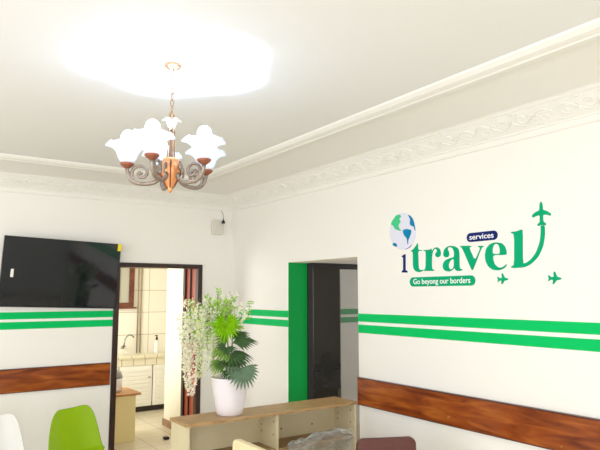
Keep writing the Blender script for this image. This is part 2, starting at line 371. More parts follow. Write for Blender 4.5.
# ---- black glazed door leaf standing open against the far jamb of the side opening
bm = bx(.242, .312, -1.285, -1.245, .01, 2.09); box(bm, 1.16, 1.23, -1.285, -1.245, .01, 2.09); box(bm, .312, 1.16, -1.285, -1.245, 2.03, 2.09); box(bm, .312, 1.16, -1.285, -1.245, .01, .12)
d2 = structure('door_2', bm, M['black'], bevel=.003)
link('glass_pane', bx(.312, 1.16, -1.268, -1.262, .12, 2.03), M['doorglass'], d2)
bm = tube(bmesh.new(), [(1.19, -1.285, 1.0), (1.19, -1.33, 1.0), (1.19, -1.33, 1.22), (1.19, -1.285, 1.22)], .011, 8)
link('door_handle', bm, M['steel'], d2, smooth=True)
# ---- next room (dim office)
bm = bx(1.66, 5, -.06, -.045, 0, 2.6); structure('wall_office_back', bm, M['greywall'])
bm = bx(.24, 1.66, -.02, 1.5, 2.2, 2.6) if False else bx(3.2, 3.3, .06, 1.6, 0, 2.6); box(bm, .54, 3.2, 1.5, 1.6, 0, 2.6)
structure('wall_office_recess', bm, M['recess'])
bm = bx(4.9, 5, YR+3, 1.6, 0, 2.6); box(bm, .24, 5, -5.0, -4.9, 0, 2.6)
structure('wall_office_side', bm, M['greywall'])
structure('wall_office_bulkhead', bx(.24, 1.6, -2.6, -1.244, 2.092, 2.6), M['greywall'])
structure('ceiling_office', bx(.24, 5, -5, 1.6, 2.6, 2.72), M['ceil'])
for i, (z0, z1) in enumerate(((1.478, 1.552), (1.366, 1.44))):
    structure('trim_%d' % (11+i), bx(1.66, 4.9, -.064, -.06, z0, z1), M['dgreen'])
# ---- kitchen shell
bm = bx(-2.3, 1.0, 2.8, 2.9, 0, 2.6); structure('wall_kitchen_back', bm, M['tiles'])
bm = bx(-.27, .54, .40, 1.38, 0, 2.6); structure('wall_kitchen_side', bm, M['kwall'])
bm = bx(.5, .54, 1.38, 2.8, 0, 2.6); box(bm, -2.3, -2.2, .4, 2.8, 0, 2.6); structure('wall_kitchen_left', bm, M['kwall'])
structure('ceiling_kitchen', bx(-2.3, .54, .4, 2.9, 2.6, 2.7), M['kwall'])
bm = bx(-.285, -.27, .40, 1.395, 0, .09); box(bm, -.285, .3, 1.38, 1.395, 0, .09); structure('baseboard_kitchen', bm, M['basebrown'])
# kitchen window
bm = bx(-.98, -.92, 2.76, 2.80, 1.56, 2.24); box(bm, -.34, -.26, 2.76, 2.80, 1.56, 2.24); box(bm, -.92, -.34, 2.76, 2.80, 1.56, 1.63); box(bm, -.92, -.34, 2.76, 2.80, 2.18, 2.24)
w3 = structure('window_3', bm, M['winwood'], bevel=.004)
link('window_sill', bx(-1.0, -.22, 2.74, 2.80, 1.535, 1.56), M['winwood'], w3)
bm = bx(-.92, -.34, 2.785, 2.79, 1.63, 2.18); link('glass_pane', bm, M['frost'], w3)
link('window_bar', bx(-.52, -.49, 2.77, 2.785, 1.63, 2.18), M['winwood'], w3)
# ================================================================ KITCHEN THINGS
k = thing('kitchen_counter', 'tiled kitchen counter with white slatted doors seen through the doorway', 'counter', (-.8, 2.6, 0))
def loc(o, p):  # keep world coordinates when parented to an unrotated Empty
    o.location = o.location - p.location; return o
loc(link('countertop', bx(-2.15, .48, 2.37, 2.795, .80, .842), M['tiletop'], k), k)
loc(link('apron', bx(-2.15, .48, 2.40, 2.44, .69, .80), M['apron'], k), k)
loc(link('plinth', bx(-2.15, .48, 2.45, 2.79, 0, .08), M['plinth'], k), k)
for i in range(5):
    x0 = -2.13+i*.52; bm = bx(x0, x0+.505, 2.40, 2.42, .085, .685)
    for j in range(9): box(bm, x0+.04, x0+.465, 2.392, 2.40, .12+j*.06, .165+j*.06)
    d = loc(link('cabinet_door', bm, M['cabinet'], k, bevel=.003), k)
    h = link('handle', bx(x0+.44, x0+.47, 2.37, 2.393, .50, .52), M['grey'], d)
bm = tube(bmesh.new(), [(-.43, 2.795, .93), (-.43, 2.7, .93), (-.43, 2.66, .96), (-.425, 2.65, 1.06)] + bez((-.42, 2.65, 1.06), (-.40, 2.65, 1.15), (-.32, 2.63, 1.16), (-.29, 2.62, 1.09), 8), .011, 8)
t = tag(link('kitchen_tap', bm, M['tap'], smooth=True), 'chrome swan-neck tap over the kitchen counter', 'tap')
bm = bx(-.45, -.40, 2.67, 2.71, .95, .975); link('tap_handle', bm, M['tap'], t)
b = thing('soap_bottle', 'white bottle with dark pump standing on the kitchen counter', 'bottle', (.07, 2.6, .842))
link('bottle_body', lathe(bmesh.new(), [(.03, 0), (.034, .01), (.034, .14), (.028, .17), (.012, .19), (.012, .2)], 16), M['white'], b, smooth=True)
bm = lathe(bmesh.new(), [(.016, .2), (.018, .24), (.01, .245), (.008, .27)], 12); box(bm, -.03, .012, -.008, .008, .262, .276)
link('pump', bm, M['deskdark'], b)
link('bottle_label', bx(-.018, .018, -.0355, -.033, .05, .11), M['pinkfl'], b)
for x, lab in ((-.185, 'left of the two thin brown pipes running down the kitchen tiles'), (-.135, 'right of the two thin brown pipes running down the kitchen tiles')):
    tag(link('water_pipe', tube(bmesh.new(), [(x, 2.785, .845), (x, 2.785, 2.6)], .009, 8), M['pipe'], smooth=True), lab, 'pipe', 'pipes on the kitchen wall')
k = thing('kitchen_cupboard', 'low cream cupboard with oak top just inside the kitchen doorway', 'cupboard', (-1.15, 1.0, 0))
link('cupboard_body', bx(-.5, .265, -.25, .25, .0, .54), M['kdesk'], k, bevel=.003)
link('cupboard_top', bx(-.52, .325, -.27, .27, .54, .565), M['kdesktop'], k, bevel=.003)
link('cupboard_door', bx(-.49, -.1, -.262, -.25, .05, .52), M['kdesk'], k, bevel=.003)
k = thing('rice_cooker', 'white rice cooker with grey lid on the cream kitchen cupboard', 'cooker', (-1.10, 1.0, .565))
link('cooker_body', lathe(bmesh.new(), [(.09, 0), (.115, .02), (.122, .12), (.12, .16), (.115, .165)], 24), M['white'], k, smooth=True)
link('cooker_lid', lathe(bmesh.new(), [(.118, .165), (.118, .19), (.10, .24), (.06, .265), (.015, .272), (.015, .285), (.002, .287)], 24), M['grey'], k, smooth=True)
bm = bx(-.03, .03, -.035, .035, 0, .03); box(bm, -.012, .012, -.05, -.035, .008, .02)
o = tag(link('power_adapter', bm, M['black'], bevel=.006), 'small black adapter lying on the kitchen floor tiles', 'adapter'); o.location = (-.54, .62, 0)
# ================================================================ OFFICE THINGS (dim, behind the glazed door)
k = thing('office_desk', 'dark desk in the unlit recess behind the glazed door', 'desk', (2.25, .95, 0))
k.location = (2.4, 1.1, 0)
M_ = M['deskdark']
link('desktop', bx(-.6, .55, -.3, .3, .60, .63), M_, k)
for x in (-.56, .51): link('leg', bx(x-.03, x+.03, -.28, .28, 0, .60), M_, k)
k = thing('computer_tower', 'black computer tower on the floor in front of the dark desk', 'computer', (2.55, .62, 0))
link('case', bx(-.16, .22, -.09, .09, 0, .46), M['black'], k, bevel=.005); link('front_panel', bx(-.164, -.16, -.08, .08, .02, .44), M['tvcase'], k)
k = thing('office_chair', 'black office chair seen dimly behind the glazed door', 'chair', (2.02, .44, 0), .5)
link('seat', prism(bmesh.new(), rrect(-.2, .2, -.2, .2, .06), 'z', .42, .48), M['black'], k, bevel=.01)
link('backrest', prism(bmesh.new(), rrect(-.18, .18, .52, .90, .06), 'y', .17, .22), M['black'], k, bevel=.01)
link('column', tube(bmesh.new(), [(0, 0, .08), (0, 0, .42)], .025, 10), M['steel'], k)
bm = tube(bmesh.new(), [(0, .12, .42), (0, .21, .42), (0, .21, .60)], .014, 8); link('back_bracket', bm, M['black'], k)
for a in range(5):
    t_ = 2*PI*a/5; link('leg', tube(bmesh.new(), [(0, 0, .09), (.25*math.cos(t_), .25*math.sin(t_), .05), (.26*math.cos(t_), .26*math.sin(t_), .0)], .016, 6), M['black'], k)
# ================================================================ TELEVISION
tv = thing('television', 'large flat black television tilted forward on the back wall beside the doorway', 'television', (-1.99, -.095, 1.968))
tv.rotation_euler = (math.radians(6), math.radians(1.8), 0)
W, H = .566, .345
link('housing', bx(-W, W, -.022, .02, -H, H), M['tvcase'], tv, bevel=.004)
bm = bx(-W, -W+.008, -.026, -.02, -H, H); box(bm, W-.008, W, -.026, -.02, -H, H); box(bm, -W, W, -.026, -.02, H-.008, H); box(bm, -W, W, -.026, -.02, -H, -H+.016)
link('bezel', bm, M['tvcase'], tv)
link('screen', bx(-W+.008, W-.008, -.0235, -.022, -H+.016, H-.008), M['tvscreen'], tv)
link('yellow_sticker', bx(W-.035, W+.004, -.028, -.0262, H-.075, H-.0), M['yellow'], tv)
link('white_sticker', bx(-W+.085, -W+.112, -.0245, -.0236, -.055, .025), M['sticker'], tv)
bm = bx(-.2, .2, .02, .035, -.15, .15); box(bm, -.05, .05, .035, .07, -.1, .1); link('wall_bracket', bm, M['black'], tv)
# ================================================================ BOX AND CABLE IN THE CORNER
k = thing('alarm_box', 'small white alarm box high on the back wall near the room corner', 'alarm', (-.205, 0, 2.565))
link('box_body', prism(bmesh.new(), rrect(-.075, .075, -.09, .09, .025), 'y', -.045, 0), M['boxgrey'], k, bevel=.006)
link('box_lid', prism(bmesh.new(), rrect(-.05, .05, -.06, .06, .02), 'y', -.052, -.045), M['boxgrey'], k, bevel=.003)
k = thing('hanging_lamp_holder', 'tiny black lamp holder hanging on a short wire above the white alarm box', 'lamp holder', (-.152, -.07, 2.63))
link('socket', lathe(bmesh.new(), [(.022, -.02), (.02, .0), (.008, .02), (.005, .035)], 14), M['black'], k, smooth=True)
link('wire', tube(bmesh.new(), [(0, 0, .03), (0, .01, .09), (0, .055, .145)], .0025, 6), M['black'], k)
# ================================================================ BOOKCASE
BX0, BX1, BY0, BY1, BT = -1.60, -.03, -2.38, -2.09, .83
k = thing('bookcase', 'low open bookcase of cream board with oak top across the opening', 'bookcase', (-.815, -2.235, 0))
def Lb(name, bm, m, par=None):
    o = link(name, bm, m, k if par is None else par)
    if par is None: o.location = -k.location
    return o
Lb('top_board', bx(BX0-.01, BX1, BY0-.012, BY1+.01, BT-.022, BT), M['booktop'])
for x0, x1 in ((BX0, BX0+.02), (BX1-.02, BX1)):
    sp_ = Lb('side_panel', bx(x0, x1, BY0, BY1, 0, BT-.022), M['bookbody'])
dv = Lb('divider', bx(-.842, -.822, BY0+.006, BY1-.01, .02, BT-.022), M['bookbody'])
Lb('back_panel', bx(BX0+.02, BX1-.02, BY1-.01, BY1, .0, BT-.022), M['bookbody'])
for z in (.548, .29, .03):
    for x0, x1 in ((BX0+.02, -.842), (-.822, BX1-.02)): Lb('shelf', bx(x0, x1, BY0+.01, BY1-.01, z-.018, z), M['bookshelf'])
for x in (BX1-.02, -.842):
    for y, z in ((BY0+.05, .65), (BY0+.05, .75), (BY1-.06, .65), (BY1-.06, .70), (BY1-.06, .75)):
        Lb('peg_hole', bx(x-.0012, x, y-.005, y+.005, z-.006, z+.006), M['hole'])
for x in (-.62, -.3): Lb('peg_hole', bx(x-.006, x+.006, BY1-.0115, BY1-.01, .62, .632), M['hole'])
# ================================================================ SHELL CHAIRS
def shell_chair(name, label, mshell, x, y, rz):
    t_ = thing(name, label, 'chair', (x, y, 0), rz, None)
    bm = bmesh.new(); NU, NV = 16, 22; G = []
    for j in range(NV+1):
        v = j/NV
        # centre line: seat front -> seat -> back top; the back rises at +y
        if v < .45:
            s = v/.45; yc = -.24+.40*s; zc = .435-.02*math.sin(PI*s)+(.0 if s > .15 else -.03*(1-s/.15)**2); hw = .20+.035*math.sin(PI*min(1, s*1.1)/2)
        else:
            s = (v-.45)/.55; a = min(1, s*2.2)*math.radians(78); yc = .16+.07*math.sin(a)+.075*max(0, s-.3); zc = .435+.07*(1-math.cos(a))+.306*max(0, s-.18)/.82; hw = .24-.075*s**1.2
        row = []
        for i in range(NU+1):
            u = -1+2*i/NU; au = abs(u)
            side = .0
            if v < .45: dz = .022*au**3*math.sin(PI*min(1, v/.45+.12)); dy = 0
            else: dz = .022*(1-s)*au**3; dy = -.07*au**2.2*(1-.35*s)
            if v > .8:   # rounded upper corners with a slight dip at the middle of the top edge
                e = (v-.8)/.2; dz -= .026*e*e*au**8; dz -= .010*(1-au)*e; dz += .012*u*e
                hwx = hw-.016*e*e*e*au**3
            else: hwx = hw
            row.append(bm.verts.new((u*hwx, yc+dy, zc+dz)))
        G.append(row)
    for j in range(NV):
        for i in range(NU): bm.faces.new((G[j][i], G[j][i+1], G[j+1][i+1], G[j+1][i]))
    o = link('shell', bm, mshell, t_, smooth=True)
    sl = o.modifiers.new('thickness', 'SOLIDIFY'); sl.thickness = .008; sl.offset = 0
    sb = o.modifiers.new('smooth', 'SUBSURF'); sb.levels = 1; sb.render_levels = 1
    link('under_frame', box(box(bmesh.new(), -.13, .13, -.01, .01, .415, .425), -.01, .01, -.13, .13, .405, .415), M['black'], t_)
    for sx in (-1, 1):
        for sy in (-1, 1):
            link('leg', tube(bmesh.new(), [(sx*.11, sy*.10, .42), (sx*.21, sy*.20, 0)], lambda q: .016-.005*q, 8), M['chairwood'], t_, smooth=True)
    return t_
shell_chair('shell_chair', 'lime green plastic shell chair against the back wall under the television', M['limechair'], -2.03, -1.28, .14)
shell_chair('shell_chair', 'white plastic shell chair at the far left beside the lime green one', M['whitechair'], -2.64, -1.28, .12)
# ================================================================ PADDED CHAIRS IN FRONT OF THE BOOKCASE
def padded_chair(label, m, p0, p1, top, away=1, name='padded_chair', wd=None):
    """backrest stands between p0 and p1; seat lies on the side given by away"""
    a = Vector(p0); b_ = Vector(p1); mid = (a+b_)/2; d = (b_-a); w_ = d.length/2; rz = math.atan2(d.y, d.x)
    t_ = thing(name, label, 'chair', (mid.x, mid.y, 0), rz); s = away
    bk = link('backrest', prism(bmesh.new(), rrect(-w_, w_, .50, top, .045, 8), 'y', -.025, .025), m, t_, bevel=.012, smooth=False)
    y0, y1 = sorted((s*.04, s*.44))
    link('seat', prism(bmesh.new(), rrect(-w_, w_, y0, y1, .04), 'z', .40, .46), m, t_, bevel=.012)
    for sx in (-1, 1):
        x = sx*(w_-.03)
        link('leg', tube(bmesh.new(), [(x, s*.42, 0), (x, s*.42, .40)], .012, 8), M['steel'], t_, smooth=True)
        link('leg', tube(bmesh.new(), [(x, s*.06, 0), (x, s*.02, .42), (x, 0, .52)], .012, 8), M['steel'], t_, smooth=True)
    link('seat_frame', tube(bmesh.new(), [(-w_+.03, s*.42, .39), (w_-.03, s*.42, .39), (w_-.03, s*.05, .39), (-w_+.03, s*.05, .39), (-w_+.03, s*.42, .39)], .009, 6), M['steel'], t_)
    return t_
padded_chair('brown leather chair back at the bottom edge, right of the plastic film', M['brown'], (-.862, -3.37), (-.505, -3.545), .822, 1)
padded_chair('cream leather chair back at the bottom edge in front of the bookcase', M['cream'], (-1.485, -2.885), (-1.485, -3.33), .82, -1)
padded_chair('dark green fabric chair back under the crumpled clear plastic film', M['dkgreen'], (-1.24, -3.06), (-.925, -3.275), .735, 1)
# crumpled film lying over the green chair's backrest
bm = bmesh.new(); A = Vector((-1.205, -3.085)); B = Vector((-.86, -3.34)); dd = (B-A); nn = Vector((-dd.y, dd.x)).normalized()
if nn.y > 0: pass
rnd = random.Random(4); NU, NV = 34, 30; G = []
from mathutils import noise as NZ
for j in range(NV+1):
    v = j/NV; row = []
    for i in range(NU+1):
        u = i/NU; a = PI*v
        prof = (.045+.075*math.sin(PI*min(1, u*1.25)**1.3*.62)+.02*u)
        h = prof*(.35+.65*math.sin(a)); c = math.cos(a)*(.08+.02*math.sin(5*u))
        nz = NZ.noise(Vector((u*7, v*5, 3.1)))*.05+abs(NZ.noise(Vector((u*14+v*5, v*9, 8))))*.04
        h = h+nz*(.3+math.sin(a)*.7)*.8
        P_ = A+dd*(u+.04*NZ.noise(Vector((v*6, u*3, 0))))+nn*c
        row.append(bm.verts.new((P_.x, P_.y, .708+(h*1.15 if 0 < j < NV else -.01*rnd.random()-.0))))
    G.append(row)
for j in range(NV):
    for i in range(NU): bm.faces.new((G[j][i], G[j][i+1], G[j+1][i+1], G[j+1][i]))
o = tag(link('plastic_film', bm, M['film'], smooth=True), 'crumpled clear plastic film draped over the dark green chair back', 'plastic film')
# ================================================================ POTTED PLANT on the bookcase
ph = math.atan2(-.466, .886)
pl = thing('potted_palm', 'artificial fan palm with hanging white wisteria in a white pot on the bookcase', 'plant', (-1.185, -2.235, BT), ph)
link('pot', lathe(bmesh.new(), [(.085, 0), (.10, .006), (.112, .06), (.138, .20), (.146, .27), (.150, .282), (.144, .286), (.136, .28), (.130, .24)], 40, cap=False), M['pot'], pl, smooth=True)
bm = lathe(bmesh.new(), [(.0905, .002), (.09, .004)], 32); link('pot_base', bm, M['pot'], pl)
link('soil', lathe(bmesh.new(), [(.128, .245), (.131, .25), (.06, .262), (.01, .265)], 32), M['soil'], pl, smooth=True)
def U(px, py, v=0): return Vector(((px-229)/124, v, (414-py)/124))
def fan(hub, ax, nrm, R, m, n=15, spread=200, droop=.25, root=None):
    ax = Vector(ax).normalized(); nrm = Vector(nrm); nrm = (nrm-ax*nrm.dot(ax)).normalized(); sd = ax.cross(nrm); bm = bmesh.new()
    for k in range(n):
        a = math.radians(-spread/2+spread*k/(n-1)); d = ax*math.cos(a)+sd*math.sin(a); pr = ax*-math.sin(a)+sd*math.cos(a)
        LL = R*(1-.22*abs(a)/math.radians(spread/2))*(.94+.12*random.random()); wv = R*.066
        rows = []
        for q, wf in ((0.02, .25), (.3, .9), (.55, 1), (.8, .7), (1, .02)):
            c = hub+d*(LL*q)-Vector((0, 0, 1))*(droop*LL*q*q)+nrm*(.02*math.sin(3*q))
            rows.append((bm.verts.new(c-pr*wv*wf), bm.verts.new(c+nrm*wv*.45*wf), bm.verts.new(c+pr*wv*wf)))
        for r0, r1 in zip(rows, rows[1:]):
            bm.faces.new((r0[0], r0[1], r1[1], r1[0])); bm.faces.new((r0[1], r0[2], r1[2], r1[1]))
    f_ = link('fan_leaf', bm, m, pl); sl = f_.modifiers.new('t', 'SOLIDIFY'); sl.thickness = .0015
    root = root or Vector((0, 0, .25))
    mid = (root+hub)/2+Vector((0, .0, .05))
    link('leaf_stalk', tube(bmesh.new(), bez(root, root+Vector((0, 0, .08)), mid, hub, 8), .004, 6), M['stem'], f_, smooth=True)
# normals: -y is toward the camera
fan(U(225, 328, -.11), (.1, -.25, -1), (0, -1, .1), .14, M['palm_lime'], 25, 310, .05)
fan(U(231, 346, -.09), (1, -.15, .12), (.1, -.32, 1), .21, M['palm_dark'], 13, 100, .15)
fan(U(230, 357, -.12), (1, -.4, .0), (.1, -.4, 1), .18, M['palm_dark'], 13, 150, .3)
fan(U(226, 356, -.13), (-.7, -.5, .05), (-.2, -.6, .7), .13, M['palm_yellow'], 13, 160, .2)
fan(U(228, 364, -.15), (-.2, -.7, -.3), (0, -.5, .8), .12, M['palm_dark'], 13, 200, .2)
fan(U(240, 368, -.19), (.15, -.25, -1), (.2, -1, .4), .165, M['palm_grey'], 17, 190, .05)
fan(U(226, 342, -.05), (-.8, -.3, .3), (0, -1, .4), .12, M['palm_yellow'], 11, 140, .2)
fan(U(231, 343, .04), (.8, .2, .35), (0, -.5, .9), .16, M['palm_dark'], 13, 110, .2)
fan(U(225, 350, -.10), (-.3, -.5, -.6), (0, -1, .4), .11, M['palm_dark'], 15, 220, .1)
fan(U(221, 366, -.12), (-.8, -.3, -.1), (0, -.6, .8), .11, M['palm_yellow'], 13, 150, .15)
fan(U(233, 360, -.08), (.5, -.3, -.5), (0, -1, .5), .13, M['palm_dark'], 15, 180, .1)
fan(U(228, 372, -.10), (.2, -.3, -.8), (0, -1, .4), .09, M['palm_dark'], 13, 200, .1)
# light green sprigs at the top: compound twigs with small leaflets
def leaflet(bm, p, d, n, L, w_):
    d = d.normalized(); s = d.cross(n); s = s.normalized() if s.length > 1e-4 else d.orthogonal().normalized()
    a = bm.verts.new(p); b1 = bm.verts.new(p+d*L*.5+s*w_); c = bm.verts.new(p+d*L); b2 = bm.verts.new(p+d*L*.5-s*w_)
    bm.faces.new((a, b1, c, b2))
rs = random.Random(11)
rv = lambda s=1: Vector((rs.uniform(-1, 1), rs.uniform(-1, 1), rs.uniform(-1, 1)))*s
def sprig(p0, p1, n=9, L=.04):
    bm = bmesh.new(); path = bez(p0, p0.lerp(p1, .3)+Vector((0, 0, .05)), p0.lerp(p1, .7)+Vector((0, 0, .04)), p1, 10)
    for i in range(n):
        q = .25+.75*i/(n-1); p = p0.lerp(p1, q); f = q*10; i0 = min(9, int(f)); p = path[i0].lerp(path[i0+1], f-i0)
        t_ = (path[min(10, i0+1)]-path[i0]).normalized()
        for s in (-1, 1): leaflet(bm, p, t_*.5+Vector((s*.8, 0, .1))+rv(.35), Vector((0, -1, .3))+rv(.4), L*rs.uniform(.8, 1.2), L*.22)
    o_ = link('leaf_sprig', bm, M['leaf'], pl); link('twig', tube(bmesh.new(), path, .0022, 5), M['stem'], o_)
crown = U(218, 330, .0)
for (x, y, v) in ((206, 296, -.02), (217, 290, .03), (226, 300, -.04), (211, 304, -.08), (232, 307, .0), (200, 306, .03), (198, 318, -.06), (222, 308, -.09), (233, 297, .06), (243, 318, .02), (208, 322, -.1), (239, 326, -.02), (193, 330, -.03), (212, 312, .05), (216, 300, -.1)):
    sprig(crown+Vector((0, 0, -.06)), U(x, y+6, v), 9, .036)
for (x, y, v) in ((206, 350, -.08), (190, 320, -.09), (213, 366, -.05), (246, 322, .0)):
    sprig(U(x+3, y-16, v), U(x, y, v), 6, .03)
link('main_stem', tube(bmesh.new(), bez((0, 0, .25), (.02, 0, .4), (-.06, 0, .5), crown, 10), .008, 8), M['stem'], pl, smooth=True)
# wisteria racemes: hanging strings of small petals
def raceme(x, y0, y1, v, m, wd=.045, dens=1.0):
    top = U(x, y0, v); bot = U(x+rs.uniform(-2, 2), y1, v+rs.uniform(-.02, .02)); Ln = (top-bot).length; bm = bmesh.new()
    n = int(Ln*480*dens)
    for i in range(n):
        q = rs.random(); c = top.lerp(bot, q)+Vector((math.sin(q*5+x)*.018, 0, 0)); r = wd*(1-.72*q)*rs.uniform(.3, 1); a = rs.uniform(0, 2*PI)
        c = c+Vector((math.cos(a)*r, math.sin(a)*r, rs.uniform(-.01, .01)))
        for s in range(2): leaflet(bm, c, Vector((math.cos(a), math.sin(a), rs.uniform(-1, .3)))+rv(.5), rv(), rs.uniform(.016, .026), rs.uniform(.008, .012))
    o_ = link('flower_raceme', bm, m, pl); link('flower_string', tube(bmesh.new(), bez(crown, crown.lerp(top, .5)+Vector((0, 0, .07)), top+Vector((0, 0, .04)), top, 8)+[bot], .0016, 4), M['stem'], o_)
for a in ((186, 318, 372, .0, 'palefl'), (190, 326, 388, -.03, 'palefl'), (193, 345, 395, -.06, 'pinkfl2'), (197, 312, 366, .04, 'palefl'), (202, 318, 378, .0, 'limefl'), (207, 314, 372, -.06, 'palefl'),
          (212, 326, 382, .03, 'limefl'), (217, 332, 374, .05, 'limefl'), (188, 306, 345, -.05, 'palefl'), (199, 304, 340, -.09, 'limefl'), (208, 303, 338, -.02, 'limefl'), (216, 300, 326, -.05, 'palefl'),
          (224, 302, 322, .04, 'palefl'), (233, 306, 330, .02, 'palefl'), (240, 312, 334, .0, 'palefl'), (193, 315, 350, .07, 'palefl'), (228, 298, 314, .07, 'palefl'), (222, 336, 366, .08, 'limefl')):
    raceme(a[0], a[1], a[2], a[3], M[a[4]])
# ================================================================ CHANDELIER
CX, CY = -2.247, -3.558
ca = math.atan2(-6.3766-CY, -3.38-CX)   # direction toward the seating side
ch = thing('chandelier', 'five-arm copper chandelier with white flower-shaped glass shades hanging from the ceiling', 'chandelier', (CX, CY, ZC))
def Lc(name, bm, m, par=None, **kk):
    o = link(name, bm, m, par or ch, **kk); return o
Zc = lambda z: z-ZC
can = Lc('ceiling_canopy', lathe(bmesh.new(), [(.012, Zc(2.93)), (.03, Zc(2.938)), (.046, Zc(2.95)), (.048, 0)], 24), M['gold'], smooth=True)
# chain of oval links
zz = 2.93; i = 0
while zz > 2.705:
    bm = bmesh.new(); pts = []
    for q in range(13):
        a = 2*PI*q/12; pts.append((math.cos(a)*.009, 0, math.sin(a)*.020))
    tube(bm, pts, .0024, 6, False)
    o = Lc('chain_link', bm, M['gold'], smooth=True); o.location = (0, 0, Zc(zz-.018)); o.rotation_euler = (0, 0, ca+(PI/2 if i % 2 else 0)+.5)
    zz -= .032; i += 1
# loop, crown of curled leaves, stem rods
Lc('top_loop', tube(bmesh.new(), [(math.cos(2*PI*q/12)*.014, 0, Zc(2.685)+math.sin(2*PI*q/12)*.016) for q in range(13)], .003, 6, False), M['gold'], smooth=True)
Lc('top_finial', lathe(bmesh.new(), [(.004, Zc(2.672)), (.014, Zc(2.664)), (.02, Zc(2.655)), (.012, Zc(2.643)), (.008, Zc(2.62))], 16), M['gold'], smooth=True)
for q in range(5):
    a = ca+2*PI*(q+.5)/5; bm = bmesh.new(); ps = bez((.012, 0, Zc(2.60)), (.02, 0, Zc(2.645)), (.03, 0, Zc(2.675)), (.052, 0, Zc(2.655)), 8); pr = []
    for j, p in enumerate(ps):
        wv = .004+.012*math.sin(PI*j/8); pr.append((bm.verts.new((p.x, -wv, p.z)), bm.verts.new((p.x-.003, 0, p.z+.002)), bm.verts.new((p.x, wv, p.z))))
    for r0, r1 in zip(pr, pr[1:]):
        bm.faces.new((r0[0], r0[1], r1[1], r1[0])); bm.faces.new((r0[1], r0[2], r1[2], r1[1]))
    o = Lc('crown_leaf', bm, M['pale'], smooth=True); o.rotation_euler = (0, 0, a); sl = o.modifiers.new('t', 'SOLIDIFY'); sl.thickness = .002
for q in range(4):
    a = ca+2*PI*q/4+.4; x, y = math.cos(a), math.sin(a)
    Lc('stem_rod', tube(bmesh.new(), bez((x*.008, y*.008, Zc(2.63)), (x*.028, y*.028, Zc(2.60)), (x*.012, y*.012, Zc(2.53)), (x*.02, y*.02, Zc(2.46)), 12), .0035, 6), M['gold'], smooth=True)
Lc('stem_core', lathe(bmesh.new(), [(.006, Zc(2.63)), (.006, Zc(2.46)), (.03, Zc(2.455))], 12), M['gold'], smooth=True)
Lc('body', lathe(bmesh.new(), [(.026, Zc(2.458)), (.038, Zc(2.452)), (.042, Zc(2.44)), (.038, Zc(2.435)), (.053, Zc(2.425)), (.055, Zc(2.40)), (.050, Zc(2.37)), (.034, Zc(2.335)), (.022, Zc(2.31)), (.012, Zc(2.298)), (.014, Zc(2.29)), (.010, Zc(2.28)), (.002, Zc(2.272))], 28), M['copper'], smooth=True)
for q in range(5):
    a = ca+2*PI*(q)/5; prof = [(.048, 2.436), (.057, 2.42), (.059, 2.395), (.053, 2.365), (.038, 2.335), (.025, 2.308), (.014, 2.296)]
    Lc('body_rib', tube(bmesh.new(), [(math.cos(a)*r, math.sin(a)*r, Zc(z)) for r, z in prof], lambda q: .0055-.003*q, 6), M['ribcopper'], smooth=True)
R_ = .219
